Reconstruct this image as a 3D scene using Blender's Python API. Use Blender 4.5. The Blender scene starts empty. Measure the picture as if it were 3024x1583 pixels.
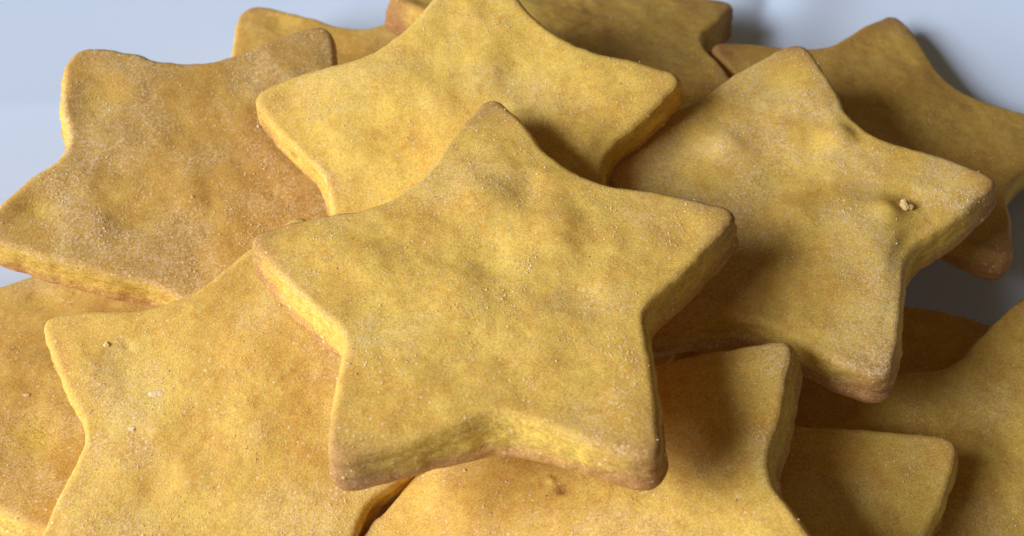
import bpy, math, random
import numpy as np
from mathutils import Matrix, Vector

random.seed(7)
rng = np.random.default_rng(7)
CM = 0.01
scene = bpy.context.scene
col = scene.collection

# ------------------------------------------------------------------ camera
cam_d = bpy.data.cameras.new('camera')
cam = bpy.data.objects.new('camera', cam_d)
col.objects.link(cam)
cam.location = (0, 0, 18.3069 * CM)
cam.rotation_euler = (math.radians(90 - 52.9958), 0, 0)
cam_d.sensor_width = 36
cam_d.lens = 18 / math.tan(math.radians(24))
cam_d.clip_start = 0.005
cam_d.clip_end = 50
cam_d.dof.use_dof = True
cam_d.dof.focus_distance = 0.166
cam_d.dof.aperture_fstop = 28
scene.camera = cam

# ------------------------------------------------------------------ world: dim room around the plate
world = bpy.data.worlds.new('World')
scene.world = world
world.use_nodes = True
bg = world.node_tree.nodes['Background']
bg.inputs['Color'].default_value = (1.0, 0.76, 0.5, 1)
bg.inputs['Strength'].default_value = 0.075

# ------------------------------------------------------------------ the window to the left
lamp_d = bpy.data.lights.new('window_light', 'AREA')
lamp_d.shape = 'RECTANGLE'
lamp_d.size = 0.42
lamp_d.size_y = 0.30
lamp_d.energy = 5.6
lamp_d.color = (0.90, 0.94, 1.08)
lamp = bpy.data.objects.new('window_light', lamp_d)
col.objects.link(lamp)
az, el, dist = math.radians(200), math.radians(32), 0.6
tgt = Vector((0.0, 0.11, 0.03))
lamp.location = tgt + dist * Vector((math.cos(el) * math.cos(az), math.cos(el) * math.sin(az), math.sin(el)))
lamp.rotation_euler = (tgt - lamp.location).to_track_quat('-Z', 'Y').to_euler()

scene.view_settings.view_transform = 'Standard'
scene.view_settings.look = 'None'
scene.view_settings.exposure = 0.0
scene.view_settings.gamma = 1.0
scene.render.engine = 'CYCLES'
scene.cycles.use_denoising = True
scene.cycles.max_bounces = 10
scene.cycles.diffuse_bounces = 5

# ------------------------------------------------------------------ noise
_perm = rng.permutation(256)
_perm = np.concatenate([_perm, _perm, _perm])
_grad = rng.normal(size=(256, 3))
_grad /= np.linalg.norm(_grad, axis=1)[:, None]

def perlin(p):
    i = np.floor(p).astype(np.int64)
    f = p - i
    i &= 255
    u = f * f * f * (f * (f * 6 - 15) + 10)
    out = np.zeros(len(p))
    for dx in (0, 1):
        for dy in (0, 1):
            for dz in (0, 1):
                h = _perm[_perm[_perm[(i[:, 0] + dx) & 255] + ((i[:, 1] + dy) & 255)] + ((i[:, 2] + dz) & 255)]
                g = _grad[h]
                d = (g[:, 0] * (f[:, 0] - dx) + g[:, 1] * (f[:, 1] - dy) + g[:, 2] * (f[:, 2] - dz))
                w = (u[:, 0] if dx else 1 - u[:, 0]) * (u[:, 1] if dy else 1 - u[:, 1]) * (u[:, 2] if dz else 1 - u[:, 2])
                out += w * d
    return out

def fbm(p, octaves=3):
    s, a = 0, 1.0
    for k in range(octaves):
        s = s + a * perlin(p * 2 ** k + 17.3 * k)
        a *= 0.5
    return s

# ------------------------------------------------------------------ materials
def new_mat(name):
    m = bpy.data.materials.new(name)
    m.use_nodes = True
    nt = m.node_tree
    return m, nt, nt.nodes['Principled BSDF']

class NB:
    def __init__(s, nt): s.nt = nt
    def n(s, t, **kw):
        nd = s.nt.nodes.new(t)
        for k, v in kw.items(): setattr(nd, k, v)
        return nd
    def put(s, sock, v):
        if hasattr(v, 'is_linked'): s.nt.links.new(v, sock)
        elif isinstance(v, (tuple, list)) and len(v) == 3 and sock.type == 'RGBA': sock.default_value = (*v, 1)
        else: sock.default_value = v
    def math(s, op, a, b=None, c=None):
        nd = s.n('ShaderNodeMath', operation=op)
        for k, v in enumerate((a, b, c)):
            if v is not None: s.put(nd.inputs[k], v)
        return nd.outputs[0]
    def ramp(s, v, lo, hi, a=0.0, b=1.0, smooth=True):
        nd = s.n('ShaderNodeMapRange', interpolation_type='SMOOTHSTEP' if smooth else 'LINEAR')
        s.put(nd.inputs[0], v)
        for k, x in zip((1, 2, 3, 4), (lo, hi, a, b)): nd.inputs[k].default_value = x
        return nd.outputs[0]
    def mix(s, f, a, b, blend='MIX'):
        nd = s.n('ShaderNodeMix', data_type='RGBA', blend_type=blend)
        s.put(nd.inputs[0], f); s.put(nd.inputs[6], a); s.put(nd.inputs[7], b)
        return nd.outputs[2]
    def noise(s, vec, scale, detail=3, rough=0.55, dist=0.0):
        nd = s.n('ShaderNodeTexNoise')
        s.put(nd.inputs['Vector'], vec); nd.inputs['Scale'].default_value = scale
        nd.inputs['Detail'].default_value = detail; nd.inputs['Roughness'].default_value = rough
        nd.inputs['Distortion'].default_value = dist
        return nd.outputs['Fac']
    def attr(s, name):
        return s.n('ShaderNodeAttribute', attribute_name=name).outputs['Fac']
    def voronoi(s, vec, scale):
        nd = s.n('ShaderNodeTexVoronoi'); s.put(nd.inputs['Vector'], vec); nd.inputs['Scale'].default_value = scale
        return nd.outputs['Distance'], nd.outputs['Color']

def cookie_material():
    m, nt, bs = new_mat('baked_dough')
    b = NB(nt)
    tc = b.n('ShaderNodeTexCoord').outputs['Object']
    oi = b.n('ShaderNodeObjectInfo').outputs['Random']
    sc = b.n('ShaderNodeVectorMath', operation='SCALE'); b.put(sc.inputs[0], tc); sc.inputs['Scale'].default_value = 100.0
    off = b.n('ShaderNodeCombineXYZ')
    for k in range(3): b.put(off.inputs[k], b.math('MULTIPLY', oi, 37.0 + 11 * k))
    ad = b.n('ShaderNodeVectorMath', operation='ADD'); b.put(ad.inputs[0], sc.outputs[0]); b.put(ad.inputs[1], off.outputs[0])
    P = ad.outputs[0]
    edge, hgt, tip, tan, flour, burn, topm = [b.attr(k) for k in ('edge', 'hgt', 'tip', 'tan', 'flour', 'burn', 'topm')]
    frost = b.attr('frost')
    nbig = b.noise(P, 0.9, 3, 0.6)
    nmed = b.noise(P, 3.2, 4, 0.65)
    nfin = b.noise(P, 17.0, 3, 0.7)
    nmic = b.noise(P, 38.0, 2, 0.6)
    ngr = b.noise(P, 7.5, 3, 0.62, 0.4)
    # golden blotches on a yellow crumb
    f = b.math('ADD', b.math('MULTIPLY', nbig, 0.65), b.math('MULTIPLY', nmed, 0.55))
    f = b.math('ADD', f, b.math('MULTIPLY', tan, 0.35))
    f = b.math('ADD', f, b.math('ADD', b.math('MULTIPLY', b.math('SUBTRACT', nfin, 0.5), 0.8), b.math('MULTIPLY', b.math('SUBTRACT', ngr, 0.5), 0.6)))
    c = b.mix(b.ramp(f, 0.42, 0.98), (0.93, 0.62, 0.12), (0.72, 0.375, 0.06))
    c = b.mix(b.math('MULTIPLY', tan, 0.45), c, (0.62, 0.395, 0.13))
    # cut side: purer yellow, baked brown near the base
    side = b.math('SUBTRACT', 1.0, topm)
    c = b.mix(b.math('MULTIPLY', side, 0.65), c, b.mix(b.ramp(nmed, 0.35, 0.65), (0.89, 0.61, 0.11), (0.76, 0.48, 0.08)))
    hb = b.math('ADD', hgt, b.math('MULTIPLY', b.math('SUBTRACT', nmed, 0.5), 0.35))
    hb = b.math('SUBTRACT', hb, b.math('MULTIPLY', tip, 0.22))
    base = b.ramp(hb, 0.16, 0.50, 1.0, 0.0)
    c = b.mix(b.math('MULTIPLY', base, 0.85), c, (0.62, 0.30, 0.10))
    mp = b.n('ShaderNodeMapping'); b.put(mp.inputs[0], P); mp.inputs['Scale'].default_value = (1.8, 1.8, 6.0)
    nl = b.noise(mp.outputs[0], 1.9, 4, 0.62)
    fis = b.math('MULTIPLY', side, b.ramp(b.math('ABSOLUTE', b.math('SUBTRACT', nl, 0.47)), 0.0, 0.022, 1.0, 0.0))
    c = b.mix(b.math('MULTIPLY', fis, 0.4), c, (0.55, 0.29, 0.035))
    # tips take more colour in the oven
    tb = b.math('MULTIPLY', tip, b.ramp(b.math('ADD', edge, b.math('MULTIPLY', b.math('SUBTRACT', nmed, 0.5), 0.5)), 0.0, 0.55, 1.0, 0.0))
    c = b.mix(b.math('MINIMUM', b.math('MULTIPLY', tb, 0.95), 0.85), c, (0.45, 0.215, 0.075))
    c = b.mix(b.math('MULTIPLY', burn, 0.9), c, (0.42, 0.17, 0.03))
    # rim of the top a little duller
    rim = b.math('MULTIPLY', topm, b.ramp(edge, 0.0, 0.25, 0.15, 0.0))
    c = b.mix(rim, c, (0.56, 0.33, 0.10))
    # grain
    g = b.math('ADD', b.math('MULTIPLY', b.math('SUBTRACT', nmic, 0.5), 1.5), b.math('MULTIPLY', b.math('SUBTRACT', nfin, 0.5), 1.25))
    gm = b.n('ShaderNodeCombineColor')
    for k, w in enumerate((0.62, 0.72, 0.95)): b.put(gm.inputs[k], b.math('MULTIPLY_ADD', g, w, 1.0))
    c = b.mix(1.0, c, gm.outputs[0], 'MULTIPLY')
    # flour clinging in patches
    fl = b.math('MULTIPLY', flour, b.ramp(b.math('ADD', b.math('MULTIPLY', nfin, 0.6), b.math('MULTIPLY', nmic, 0.5)), 0.5, 0.72))
    c = b.mix(b.math('MULTIPLY', fl, 0.75), c, (0.86, 0.68, 0.44))
    # pale sugar specks
    d, vc = b.voronoi(P, 11.0)
    sep = b.n('ShaderNodeSeparateColor'); b.put(sep.inputs[0], vc)
    sp = b.math('MULTIPLY', b.ramp(d, 0.14, 0.30, 1.0, 0.0), b.math('GREATER_THAN', sep.outputs[0], 0.5))
    sp = b.math('MULTIPLY', sp, b.ramp(nmed, 0.40, 0.62))
    c = b.mix(b.math('MULTIPLY', sp, 0.75), c, (0.95, 0.76, 0.42))
    # rare dark specks
    d2, vc2 = b.voronoi(P, 3.1)
    sep2 = b.n('ShaderNodeSeparateColor'); b.put(sep2.inputs[0], vc2)
    dk = b.math('MULTIPLY', b.ramp(d2, 0.03, 0.055, 1.0, 0.0), b.math('GREATER_THAN', sep2.outputs[1], 0.7))
    c = b.mix(b.math('MULTIPLY', dk, 0.75), c, (0.10, 0.05, 0.02))
    # fine frosted grain
    nsp = b.noise(P, 27.0, 2, 0.65)
    fr = b.math('MULTIPLY', b.ramp(nsp, 0.56, 0.66), b.ramp(ngr, 0.36, 0.60, 0.25, 1.0))
    c = b.mix(b.math('MULTIPLY', b.math('MULTIPLY', fr, frost), b.ramp(flour, 0.0, 0.7, 0.42, 0.85)), c, (0.97, 0.80, 0.42))
    b.put(bs.inputs['Base Color'], c)
    b.put(bs.inputs['Roughness'], b.ramp(nfin, 0.3, 0.7, 0.5, 0.78))
    bs.inputs['Specular IOR Level'].default_value = 0.12
    bs.inputs['Subsurface Weight'].default_value = 0.22
    bs.inputs['Subsurface Radius'].default_value = (1.0, 0.55, 0.16)
    bs.inputs['Subsurface Scale'].default_value = 0.0022
    h = b.math('ADD', b.math('MULTIPLY', nfin, 0.6), b.math('MULTIPLY', nmic, 0.55))
    h = b.math('ADD', h, b.math('ADD', b.math('MULTIPLY', sp, 0.25), b.math('MULTIPLY', fr, 0.3)))
    # layered crumb on the cut side
    h = b.math('ADD', h, b.math('MULTIPLY', b.math('MULTIPLY', nl, side), 3.0))
    h = b.math('SUBTRACT', h, b.math('MULTIPLY', fis, 1.2))
    bp = b.n('ShaderNodeBump'); bp.inputs['Strength'].default_value = 0.5; bp.inputs['Distance'].default_value = 0.0002
    b.put(bp.inputs['Height'], h); b.put(bs.inputs['Normal'], bp.outputs[0])
    return m

def grain_material(name, c1, c2, rough):
    m, nt, bs = new_mat(name)
    b = NB(nt)
    isl = b.n('ShaderNodeNewGeometry').outputs['Random Per Island']
    b.put(bs.inputs['Base Color'], b.mix(isl, c1, c2))
    bs.inputs['Roughness'].default_value = rough
    return m

def crumb_material(name, c1, c2):
    m, nt, bs = new_mat(name)
    b = NB(nt)
    tc = b.n('ShaderNodeTexCoord').outputs['Object']
    n1 = b.noise(tc, 2600, 3, 0.6)
    b.put(bs.inputs['Base Color'], b.mix(b.ramp(n1, 0.35, 0.65), c1, c2))
    bs.inputs['Roughness'].default_value = 0.7
    bp = b.n('ShaderNodeBump'); bp.inputs['Strength'].default_value = 0.6; bp.inputs['Distance'].default_value = 0.0002
    b.put(bp.inputs['Height'], n1); b.put(bs.inputs['Normal'], bp.outputs[0])
    return m

def plate_material():
    m, nt, bs = new_mat('glazed_porcelain')
    b = NB(nt)
    tc = b.n('ShaderNodeTexCoord').outputs['Object']
    n1 = b.noise(tc, 30, 3, 0.5)
    b.put(bs.inputs['Base Color'], b.mix(b.ramp(n1, 0.3, 0.7), (0.74, 0.85, 0.97), (0.76, 0.865, 0.975)))
    b.put(bs.inputs['Roughness'], b.ramp(n1, 0.3, 0.7, 0.22, 0.30))
    bs.inputs['Specular IOR Level'].default_value = 0.35
    return m

M_COOKIE = cookie_material()
M_GRAIN = grain_material('sugar_grain', (0.93, 0.72, 0.33), (0.95, 0.84, 0.58), 0.35)
M_CHUNK = crumb_material('pale_crumb', (0.90, 0.66, 0.28), (0.80, 0.53, 0.18))
M_FLAKE = crumb_material('flour_flake', (0.93, 0.68, 0.34), (0.88, 0.60, 0.25))
M_PLATE = plate_material()

def mesh_obj(name, verts, faces, mat, parent=None, smooth=True):
    me = bpy.data.meshes.new(name)
    me.from_pydata([tuple(v) for v in verts] if not isinstance(verts, np.ndarray) else verts.tolist(), [], faces)
    me.materials.append(mat)
    if smooth: me.polygons.foreach_set('use_smooth', [True] * len(me.polygons))
    me.update()
    o = bpy.data.objects.new(name, me)
    col.objects.link(o)
    if parent: o.parent = parent
    return o

def tag(o, label=None, category=None, group=None, kind=None):
    if label: o['label'] = label
    if category: o['category'] = category
    if group: o['group'] = group
    if kind: o['kind'] = kind

# ------------------------------------------------------------------ the plate
PC = np.array([-0.5, 10.0])
PR = 17.0
def plate_height(x, y):
    q = np.hypot(x - PC[0], y - PC[1]) - 5
    z = 0.3 * (np.sqrt(q * q + 1) + q) / 2
    def fold(px, py, ang, k, w):
        ca, sa = math.cos(ang), math.sin(ang)
        s = (x - px) * -sa + (y - py) * ca          # signed distance left of the line
        return np.exp(-(s / w) ** 2) * k * np.abs(s)
    rr = np.clip((q - 2.0) / 2.5, 0, 1)
    z = z + rr * fold(5.2, 18.6, math.radians(71), 0.5, 1.0)
    s = (x + 9.9) * -math.sin(math.radians(15)) + (y - 16.4) * math.cos(math.radians(15))
    z = z - rr * 0.2 * np.maximum(s, 0) * (x < 0)
    return z
def build_plate():
    nr, na = 150, 512
    rr = PR * (np.arange(1, nr + 1) / nr)
    aa = np.linspace(0, 2 * math.pi, na, endpoint=False)
    X = PC[0] + np.outer(rr, np.cos(aa)); Y = PC[1] + np.outer(rr, np.sin(aa))
    Z = plate_height(X, Y)
    lip = np.clip((rr - PR + 0.25) / 0.25, 0, 1)[:, None]
    top = np.stack([X, Y, Z - 0.12 * lip ** 2], -1)
    bot = np.stack([X, Y, Z - 0.42 + 0.12 * lip ** 2], -1)
    v = np.concatenate([top.reshape(-1, 3), bot.reshape(-1, 3), [[PC[0], PC[1], plate_height(*PC)], [PC[0], PC[1], plate_height(*PC) - 0.42]]]) * CM
    f = []
    n = nr * na
    for i in range(nr - 1):
        for j in range(na):
            k = (j + 1) % na
            f.append((i * na + j, (i + 1) * na + j, (i + 1) * na + k, i * na + k))
            f.append((n + i * na + j, n + i * na + k, n + (i + 1) * na + k, n + (i + 1) * na + j))
    for j in range(na):
        k = (j + 1) % na
        f.append((2 * n, j, k)); f.append((2 * n + 1, n + k, n + j))
        a = (nr - 1) * na
        f.append((a + j, n + a + j, n + a + k, a + k))
    o = mesh_obj('plate', v, f, M_PLATE)
    tag(o, 'white glazed plate with a softly folded rim under the whole pile of star cookies', 'plate')
build_plate()

# ------------------------------------------------------------------ the cookies
# pose (cm, tilt) and cutter outline of each cookie, tips and inner corners in turn, in its own plane
COOKIES = {
    'A': {"pos": [-0.269, 9.35, 5.689], "rot": [0.0224, -0.0277, -0.0568], "ctrl": [[0.026, 3.55], [1.246, 1.9], [3.414, 0.95], [2.057, -0.677], [1.924, -2.858], [0.092, -2.168], [-1.988, -2.662], [-1.995, -0.887], [-3.402, 0.953], [-1.31, 1.68]]},
    'B': {"pos": [-0.635, 12.728, 4.85], "rot": [0.0257, 0.2915, -0.0427], "ctrl": [[0.036, 3.503], [1.516, 1.803], [3.368, 0.949], [2.115, -0.453], [2.057, -2.832], [0.0, -2.231], [-2.057, -2.832], [-2.325, -0.755], [-3.548, 0.947], [-1.287, 1.949]]},
    'C': {"pos": [-4.882, 12.713, 4.012], "rot": [0.8537, 0.1804, 0.2184], "ctrl": [[-0.131, 3.328], [1.295, 1.879], [3.532, 1.011], [2.122, -0.689], [2.057, -2.832], [0.0, -2.231], [-2.057, -2.832], [-1.97, -1.194], [-3.298, 1.573], [-1.435, 1.994]]},
    'D': {"pos": [-3.983, 8.047, 3.794], "rot": [1.05, 0.2166, 0.0121], "ctrl": [[-0.023, 3.386], [1.245, 1.917], [3.329, 1.082], [2.122, -0.689], [2.057, -2.832], [-0.067, -2.27], [-2.057, -2.832], [-2.122, -0.689], [-3.329, 1.082], [-1.106, 1.777]]},
    'E': {"pos": [-8.078, 9.743, 2.564], "rot": [-0.1306, -0.2215, 0.0814], "ctrl": [[1.029, 3.893], [2.48, 1.888], [3.329, 1.082], [2.122, -0.689], [2.057, -2.719], [0.0, -2.231], [-2.057, -2.832], [-2.122, -0.689], [-3.329, 1.082], [-1.311, 1.805]]},
    'F': {"pos": [1.202, 6.719, 4.199], "rot": [0.361, -0.0573, -0.2641], "ctrl": [[0.0, 3.5], [1.311, 1.805], [3.344, 0.993], [2.147, -0.615], [2.057, -2.832], [0.0, -2.231], [-2.057, -2.832], [-2.122, -0.689], [-3.348, 0.983], [-2.27, 1.712]]},
    'G': {"pos": [4.033, 11.77, 4.452], "rot": [-0.2629, 0.0289, -0.1149], "ctrl": [[0.06, 3.545], [1.314, 1.779], [3.382, 1.008], [2.212, -0.637], [2.011, -2.828], [-0.05, -2.22], [-2.057, -2.832], [-2.122, -0.689], [-3.329, 1.082], [-1.686, 1.801]]},
    'H': {"pos": [6.816, 14.69, 3.205], "rot": [-0.2523, -0.095, 0.1207], "ctrl": [[0.068, 3.61], [1.271, 1.703], [3.329, 1.082], [2.195, -0.933], [2.083, -2.696], [0.0, -2.231], [-2.057, -2.832], [-2.122, -0.689], [-3.365, 1.071], [-1.387, 1.871]]},
    'I': {"pos": [1.45, 17.062, 3.504], "rot": [-1.0435, -0.2699, 0.1065], "ctrl": [[0.171, 3.421], [1.313, 1.807], [3.329, 1.082], [2.122, -0.689], [2.057, -2.832], [0.0, -2.231], [-2.305, -3.044], [-2.122, -0.689], [-3.329, 1.082], [-1.311, 1.805]]},
    'J': {"pos": [-3.449, 15.51, 2.803], "rot": [0.5739, -0.0058, 0.0101], "ctrl": [[-0.078, 3.409], [1.446, 1.732], [3.329, 1.082], [2.122, -0.689], [2.057, -2.832], [0.0, -2.231], [-2.057, -2.832], [-2.122, -0.689], [-3.329, 1.082], [-1.311, 1.805]]},
    'K': {"pos": [7.856, 7.745, 2.762], "rot": [1.0097, 0.0161, -0.0325], "ctrl": [[-0.7, 4.06], [1.319, 1.792], [3.329, 1.082], [2.122, -0.689], [2.057, -2.832], [0.0, -2.231], [-2.057, -2.832], [-2.122, -0.689], [-3.329, 1.082], [-1.507, 2.75]]},
    'L': {"pos": [3.305, 6.404, 3.273], "rot": [0.169, 0.0092, -0.0673], "ctrl": [[-0.027, 3.497], [0.974, 1.952], [3.343, 1.07], [2.122, -0.689], [2.057, -2.832], [0.0, -2.231], [-2.057, -2.832], [-2.122, -0.689], [-3.329, 1.082], [-1.311, 1.805]]},
    'M': {"pos": [5.117, 9.955, 1.943], "rot": [-1.267, 0.0034, -0.0079], "ctrl": [[0.048, 3.455], [1.311, 1.805], [3.329, 1.082], [2.122, -0.689], [2.057, -2.832], [0.0, -2.231], [-2.057, -2.832], [-2.122, -0.689], [-3.329, 1.082], [-1.311, 1.805]]}}
LUMPS = {"A": [[-0.175, 1.533, 0.45, 0.07], [0.548, 1.597, 0.24, -0.06], [0.855, 0.705, 0.5, 0.06], [-0.043, 0.3, 0.35, -0.05], [-0.479, -0.326, 0.5, 0.05], [0.727, -0.993, 0.4, 0.035], [1.181, -0.368, 0.4, -0.04], [-1.877, 0.461, 0.5, 0.03]], "G": [[1.382, -0.506, 0.8, 0.12], [0.107, 0.553, 0.5, -0.06], [0.938, 1.501, 0.28, 0.06], [-0.788, 1.002, 0.3, 0.05], [2.147, 0.371, 0.22, -0.05], [0.869, -1.203, 0.5, 0.03], [0.456, -0.242, 0.35, 0.05], [1.806, 0.035, 0.25, 0.05], [-0.628, -1.175, 0.6, -0.05]], "B": [[-0.497, 0.593, 0.5, 0.04], [0.746, 1.265, 0.4, -0.04], [1.851, -0.091, 0.4, 0.05], [-2.979, 1.007, 0.25, -0.05], [-1.541, 1.157, 0.5, 0.04], [-1.841, -0.13, 0.5, 0.03]], "C": [[-0.213, 2.131, 0.5, -0.03], [1.544, 0.966, 0.5, -0.03], [-1.602, 0.229, 0.5, -0.05], [-0.376, 0.221, 0.4, 0.04], [-2.522, 1.442, 0.3, -0.06], [2.559, 1.444, 0.4, 0.03]], "D": [[0.199, 1.827, 0.5, -0.03], [1.044, 0.368, 0.6, 0.04], [-1.209, 0.264, 0.6, -0.05], [0.153, -0.259, 0.5, 0.05], [0.264, 2.111, 0.07, -0.03], [-0.861, 0.111, 0.3, 0.04]], "E": [[0.925, -1.016, 0.5, -0.07], [-0.123, 1.72, 0.3, -0.04], [-0.041, 0.358, 0.5, 0.05]], "F": [[-0.406, 0.472, 0.08, -0.05], [-0.49, 0.679, 0.06, 0.03], [1.527, -0.074, 0.5, 0.03], [0.434, -0.142, 0.5, -0.02], [-1.595, 0.703, 0.4, 0.03]], "H": [[0.104, 1.386, 0.5, 0.04], [0.719, 0.042, 0.5, -0.05]], "K": [[-0.223, 0.758, 0.5, 0.05], [0.688, 0.941, 0.4, -0.04]], "L": [[1.921, 0.468, 0.5, 0.04]], "J": [[0.21, 2.625, 0.25, -0.05]]}
CR = [('G', 2.03, 0.192, 0, 0.115, 'chunk'), ('D', -0.109, 1.262, 0, 0.14, 'flake'), ('D', -0.697, 1.246, 0, 0.06, 'flake'), ('E', 0.474, -0.372, 0, 0.07, 'flake'), ('D', 0.128, 2.371, 0.0, 0.05, 'chunk'), ('C', -0.583, -0.056, 0, 0.03, 'chunk'), ('G', 3.348, 0.483, -0.45, 0.035, 'chunk'), ('B', 3.196, 0.352, -0.6, 0.035, 'chunk'), ('C', 1.155, 0.26, 0, 0.03, 'chunk'), ('F', -1.542, 1.411, 0, 0.025, 'chunk'), ('A', -1.901, -2.65, -0.35, 0.025, 'chunk')]

T0 = 0.72
THICK = {'H': 0.54}
SLUMP = {'A': 5}
BLUNT = {'C': {0: 1.1, 2: 0.8, 8: 0.6, 1: 0.85, 9: 0.35}, 'D': {9: 0.25, 1: 0.7}, 'J': {0: 0.9}, 'F': {9: 0.7, 8: 0.5}, 'A': {0: 0.55, 1: 0.8, 9: 0.75, 3: 0.28, 7: 0.32, 5: 0.3}, 'G': {0: 0.55, 3: 0.35, 1: 0.6}, 'B': {1: 0.9, 9: 0.9}, 'H': {0: 0.6, 4: 0.6, 9: 0.8, 1: 0.8}}

def star_outline(ctrl, n, blunt):
    c = np.array(ctrl); L = np.where(np.arange(10) % 2 == 0, 0.42, 0.45)
    for k, w in blunt.items(): L[k] = w
    S = c.copy()
    for _ in range(12):
        mid = np.empty_like(S)
        for k in range(10):
            p, q = S[k - 1] - S[k], S[(k + 1) % 10] - S[k]
            p *= L[k] / np.linalg.norm(p); q *= L[k] / np.linalg.norm(q)
            mid[k] = S[k] + 0.25 * (p + q)
        S += c - mid
    pts = []
    for k in range(10):
        p, q = S[k - 1] - S[k], S[(k + 1) % 10] - S[k]
        p *= L[k] / np.linalg.norm(p); q *= L[k] / np.linalg.norm(q)
        for t in np.linspace(0, 1, 15):
            pts.append((1 - t) ** 2 * (S[k] + p) + 2 * t * (1 - t) * S[k] + t * t * (S[k] + q))
        a0 = S[k] + q                                  # the straight run to the next corner, very slightly full
        k2 = (k + 1) % 10
        r = S[k] - S[k2]; a1 = S[k2] + r * L[k2] / np.linalg.norm(r)
        e = a1 - a0; nn = np.array([-e[1], e[0]]) / (np.linalg.norm(e) + 1e-9)
        for t in np.linspace(0, 1, 12)[1:-1]:
            pts.append(a0 + e * t + nn * 0.035 * math.sin(math.pi * t))
    pts = np.array(pts)
    seg = np.linalg.norm(np.roll(pts, -1, 0) - pts, axis=1); s = np.r_[0, np.cumsum(seg)]
    u = np.linspace(0, s[-1], n, endpoint=False)
    ex = np.vstack([pts, pts[:1]])
    return np.c_[np.interp(u, s, ex[:, 0]), np.interp(u, s, ex[:, 1])][::-1]   # counter-clockwise

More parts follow.
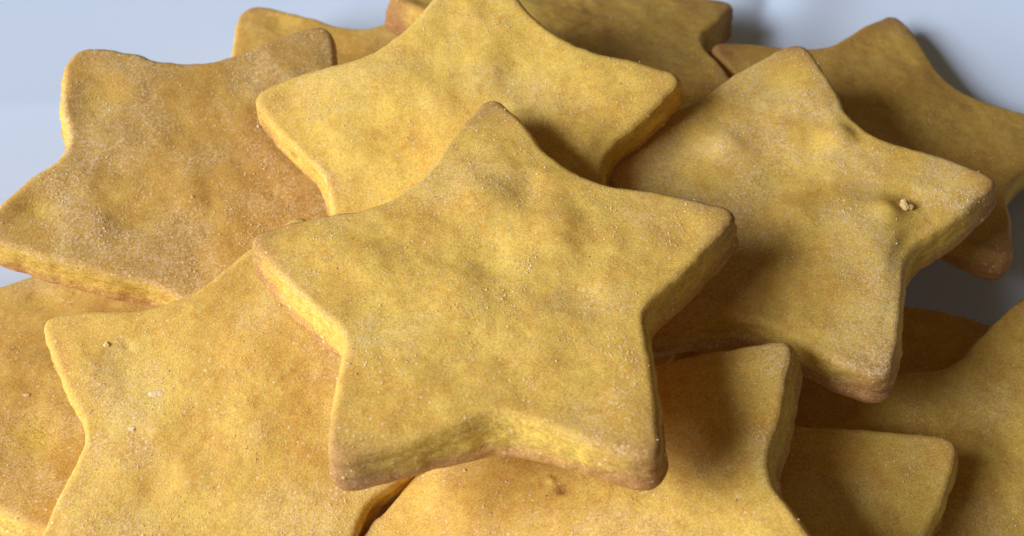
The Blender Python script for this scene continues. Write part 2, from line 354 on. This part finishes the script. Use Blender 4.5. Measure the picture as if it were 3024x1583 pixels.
def build_cookie(key, info):
    n = 440
    T = THICK.get(key, T0)
    seed = 13.7 * (ord(key) - 64)
    ol = star_outline(info['ctrl'], n, BLUNT.get(key, {}))
    tn = np.roll(ol, -1, 0) - np.roll(ol, 1, 0); tn /= np.linalg.norm(tn, axis=1)[:, None]
    nr = np.c_[tn[:, 1], -tn[:, 0]]
    wob = 0.05 * fbm(np.c_[ol * 0.9, np.full(n, seed)], 2) + 0.026 * fbm(np.c_[ol * 3.5, np.full(n, seed + 5)], 3)
    ol = ol + nr * wob[:, None]
    tips = np.array(info['ctrl'])[0::2]
    TB = TIPB.get(key, 0.5)
    tipw = TB * np.clip(1 - np.min(np.linalg.norm(ol[:, None] - tips[None], axis=2), axis=1) / 0.9, 0, 1)
    innw = np.zeros(n)                                 # dough slumped into a notch of the cutter
    if key in SLUMP:
        innw = np.clip(1 - np.linalg.norm(ol - np.array(info['ctrl'][SLUMP[key]]), axis=1) / 1.0, 0, 1)
    cen = ol.mean(0)
    V, A = [], []          # positions; (edge, hgt, tip, topm)
    rows = 0
    def row(p, a):
        nonlocal rows
        V.append(p); A.append(a); rows += 1
    RE = 0.10
    # underside
    for s in (0.0, 0.5, 0.9, 0.985):
        p = cen + (ol + nr * (0.07 + 0.15 * innw)[:, None] - cen) * s
        row(np.c_[p, np.full(n, -T)], np.c_[np.zeros(n), np.zeros(n), tipw, np.zeros(n)])
    # cut side
    zs = np.linspace(-T + 0.01, -RE, 14)
    per = np.arange(n) / n * 2 * math.pi
    for z in zs:
        h = (z + T) / T
        flare = 0.11 * (1 - h) - 0.04 * max(0, 0.12 - h) / 0.12
        q = np.c_[ol * 1.1, np.full(n, z * 8 + seed)]
        q2 = np.c_[ol * 3.5, np.full(n, z * 16 + seed)]
        crack = 0.06 * fbm(q, 3) + 0.05 * fbm(q2, 2)
        crack *= min(1, (h) / 0.15) * 0.9 + 0.1
        fade = np.clip((-RE - z) / 0.12, 0, 1)
        p = ol + nr * (flare + 0.17 * innw * (1 - h) + crack * fade)[:, None]
        row(np.c_[p, np.full(n, z)], np.c_[np.zeros(n), np.full(n, h), tipw, np.zeros(n)])
    # rounded shoulder and top
    us = np.r_[[0.003, 0.009, 0.017, 0.027, 0.039, 0.053, 0.069, 0.087, 0.107, 0.13, 0.155, 0.18], np.arange(0.205, 0.995, 0.0165)]
    lum = LUMPS.get(key, [])
    for u in us:
        p = cen + (ol - cen) * (1 - u)
        d = np.full(n, 9.0)
        for k in range(0, n, 110):
            d[k:k + 110] = np.min(np.linalg.norm(p[k:k + 110, None] - ol[None], axis=2), axis=1)
        e = np.clip(d / RE, 0, 1)
        z = -RE + RE * np.sqrt(np.clip(1 - (1 - e) ** 2, 0, 1))
        m = np.clip(d / 0.3, 0, 1)
        q = np.c_[p, np.full(n, seed)]
        z = z + m * (0.075 * fbm(q * 0.75, 2) + 0.028 * fbm(q * 1.9 + 9, 2)) + (0.3 + 0.7 * m) * 0.008 * fbm(q * 6 + 4, 1)
        for (lx, ly, r, a) in lum:
            z = z + m * a * ((2.3 if key == 'G' else 1.6) if a > 0 else 1.1) * np.exp(-((p[:, 0] - lx) ** 2 + (p[:, 1] - ly) ** 2) / (r * r))
        tw = TB * np.clip(1 - np.min(np.linalg.norm(p[:, None] - tips[None], axis=2), axis=1) / 1.0, 0, 1)
        row(np.c_[p, z], np.c_[d, np.ones(n) * (z + T) / T, tw, np.clip((z + 0.09) / 0.06, 0, 1)])
    V = np.concatenate(V); A = np.concatenate(A)
    F = []
    for i in range(rows - 1):
        for j in range(n):
            k = (j + 1) % n
            F.append((i * n + j, i * n + k, (i + 1) * n + k, (i + 1) * n + j))
    last = (rows - 1) * n
    F.append(tuple(last + j for j in range(n)))
    o = mesh_obj('star_cookie', V * CM, F, M_COOKIE)
    me = o.data
    tan, flr = STYLE[key][:2]
    fm = fbm(np.c_[V[:, :2] * 0.8, np.full(len(V), seed + 31)], 3)
    flour = np.clip((fm - 0.12 + 0.30 * flr) / 0.35, 0, 1) * min(1, 0.35 + flr) * A[:, 3]
    burn = np.zeros(len(V))
    if key == 'F':
        bx, by = LUMPS['F'][0][:2]
        burn = np.exp(-((V[:, 0] - bx) ** 2 + (V[:, 1] - by) ** 2) / 0.10 ** 2)
    for nm, val in (('edge', A[:, 0]), ('hgt', A[:, 1]), ('tip', A[:, 2]), ('topm', A[:, 3]), ('tan', np.full(len(V), tan)), ('flour', flour), ('burn', burn), ('frost', np.full(len(V), FROST.get(key, 1.0)))):
        at = me.attributes.new(nm, 'FLOAT', 'POINT')
        at.data.foreach_set('value', val.astype(np.float32))
    tx, ty = info['rot'][1:]
    R = Matrix.Rotation(tx, 4, 'X') @ Matrix.Rotation(ty, 4, 'Y') @ Matrix.Rotation(info['rot'][0], 4, 'Z')
    o.matrix_world = Matrix.Translation(Vector(info['pos']) * CM) @ R
    tag(o, STYLE[key][3], 'cookie', 'star cookies piled on the white plate')
    # loose sugar clinging to it
    cand = np.where(A[:, 1] > 0.25)[0]
    cl = np.clip(fbm(np.c_[V[cand, :2] * 1.3, np.full(len(cand), seed + 50)], 3) + 0.05, 0.03, 1) ** 2
    # undo the crowding of vertices towards the middle
    rr = np.linalg.norm(V[cand, :2] - cen, axis=1)
    dens = np.where(A[cand, 0] > 0.12, rr, 0.22) * cl
    N = int(STYLE[key][2] * 2.6)
    pick = rng.choice(cand, size=N, p=dens / dens.sum())
    base = V[pick] + rng.normal(scale=(0.02, 0.02, 0.002), size=(N, 3))
    rad = 0.0045 + 0.015 * rng.random(N) ** 3.5
    oct_v = np.array([(1, 0, 0), (-1, 0, 0), (0, 1, 0), (0, -1, 0), (0, 0, 1), (0, 0, -1)], float)
    oct_f = [(0, 2, 4), (2, 1, 4), (1, 3, 4), (3, 0, 4), (2, 0, 5), (1, 2, 5), (3, 1, 5), (0, 3, 5)]
    gv, gf = [], []
    for i in range(N):
        a = rng.random(3) * 6.28
        rot = np.array((Matrix.Rotation(a[0], 3, 'X') @ Matrix.Rotation(a[1], 3, 'Y') @ Matrix.Rotation(a[2], 3, 'Z')))
        vv = (oct_v * rng.uniform(0.7, 1.25, (6, 1)) * (1, 0.85, 0.7)) @ rot.T * rad[i] + base[i] + (0, 0, rad[i] * 0.05)
        gf += [tuple(6 * i + q for q in t) for t in oct_f]
        gv.append(vv)
    g = mesh_obj('sugar_grains', np.concatenate(gv) * CM, gf, M_GRAIN, o, smooth=False)
    g['kind'] = 'stuff'
    return o, V, A

# tan, flour, grains, label
STYLE = {
    'A': (0.15, 0.25, 900, 'golden star cookie lying topmost in the middle, all five points in view'),
    'B': (0.0, 0.30, 800, 'bright yellow star cookie behind the topmost one, whose tip casts a shadow on it'),
    'C': (0.70, 0.95, 900, 'tan floury star cookie at the left, its upper points against the bare white plate'),
    'D': (0.28, 0.40, 800, 'pale golden star cookie with a white flake on it, left of the topmost cookie'),
    'E': (0.55, 0.45, 500, 'tan star cookie cut off by the left edge, below the floury cookie'),
    'F': (0.18, 0.45, 800, 'yellow star cookie with one small browned pit, just below the topmost cookie'),
    'G': (0.15, 0.85, 900, 'lumpy star cookie right of the topmost one, with a big crumb near its right point'),
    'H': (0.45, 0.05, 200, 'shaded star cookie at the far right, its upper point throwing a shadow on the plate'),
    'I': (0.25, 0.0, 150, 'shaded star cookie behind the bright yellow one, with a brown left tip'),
    'J': (0.45, 0.25, 200, 'small visible corner of a star cookie at the back left, behind the floury tan cookie'),
    'K': (0.2, 0.35, 600, 'star cookie in the lower right corner, running out of the picture to the right'),
    'L': (0.1, 0.45, 500, 'star cookie with a square shaded point, between the pitted cookie and the lower right one'),
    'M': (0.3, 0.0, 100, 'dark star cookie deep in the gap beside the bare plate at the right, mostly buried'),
}
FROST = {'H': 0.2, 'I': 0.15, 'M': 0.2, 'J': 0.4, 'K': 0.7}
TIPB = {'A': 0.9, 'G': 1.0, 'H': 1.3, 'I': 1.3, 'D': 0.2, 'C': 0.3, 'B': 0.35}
BUILT = {}
for key, info in COOKIES.items():
    BUILT[key] = build_cookie(key, info)

# ------------------------------------------------------------------ loose crumbs and flakes
CRUMB_LABELS = [
    'pale knobbly crumb near the right point of the lumpy cookie',
    'long white flake lying flat on the pale golden cookie',
    'small white flake below the long one on the pale golden cookie',
    'little yellowish flake on the tan cookie at the left edge',
    'round pale crumb near the upper left point of the flaked cookie',
    'white crumb in the middle of the floury tan cookie',
    'white crumb stuck to the side of the right point of the lumpy cookie',
    'white crumb stuck to the lower right side of the bright yellow cookie',
    'white crumb on the floury cookie beside the left point of the bright yellow one',
    'tiny white crumb on the pitted cookie under the inner corner of the topmost one',
    'tiny white crumb on the lower left point of the topmost cookie',
]
ico_v, ico_f = None, None
def ico():
    global ico_v, ico_f
    if ico_v is None:
        import bmesh
        bm = bmesh.new(); bmesh.ops.create_icosphere(bm, subdivisions=2, radius=1)
        ico_v = np.array([v.co[:] for v in bm.verts]); ico_f = [tuple(v.index for v in f.verts) for f in bm.faces]
        bm.free()
    return ico_v, ico_f
for i, (key, x, y, zo, r, kind) in enumerate(CR):
    o, V, A = BUILT[key]
    iv, jf = ico()
    up = A[:, 1] > 0.05
    tgt3 = np.array([x, y, zo if zo < 0 else 0.0])
    dd = np.linalg.norm((V - tgt3) * ((1, 1, 1) if zo < 0 else (1, 1, 0.05)), axis=1) + np.where(up, 0, 99)
    base = V[np.argmin(dd)]
    vs, fs = [], []
    blobs = [(0, 0, 0, 1.0)]
    if r > 0.1 and kind == 'chunk': blobs = [(-0.2, -0.25, 0, 0.75), (0.55, -0.3, -0.1, 0.6), (0.05, 0.45, 0.15, 0.55), (-0.7, -0.3, -0.15, 0.4)]
    if r > 0.1 and kind == 'flake': blobs = [(-0.5, -0.05, 0, 0.6), (0.1, 0.0, 0, 0.62), (0.6, 0.25, 0, 0.42), (0.95, -0.1, 0, 0.3)]
    yaw = -COOKIES[key]['rot'][0]
    cy, sy = math.cos(yaw), math.sin(yaw)
    for (bx, by, bz, br) in blobs:
        w = iv * (1 + 0.55 * fbm(iv * 1.3 + i * 3.1 + bx * 7, 3))[:, None] * br * r
        if kind == 'flake': w = w * (1, 0.62, 0.10)
        k0 = sum(len(q) for q in vs)
        w = w + np.array([bx, by, bz]) * r
        vs.append(np.c_[w[:, 0] * cy - w[:, 1] * sy, w[:, 0] * sy + w[:, 1] * cy, w[:, 2]])
        fs += [tuple(k0 + q for q in t) for t in jf]
    c = mesh_obj('crumb', np.concatenate(vs) * CM, fs, M_FLAKE if kind == 'flake' else M_CHUNK, None, smooth=(kind == 'flake'))
    c.matrix_world = o.matrix_world @ Matrix.Translation(Vector(base + np.array([0, 0, (0.0 if kind == 'flake' else (0.12 if r > 0.1 else -0.25)) * r])) * CM)
    tag(c, CRUMB_LABELS[i], 'crumb', 'loose crumbs on the cookies')
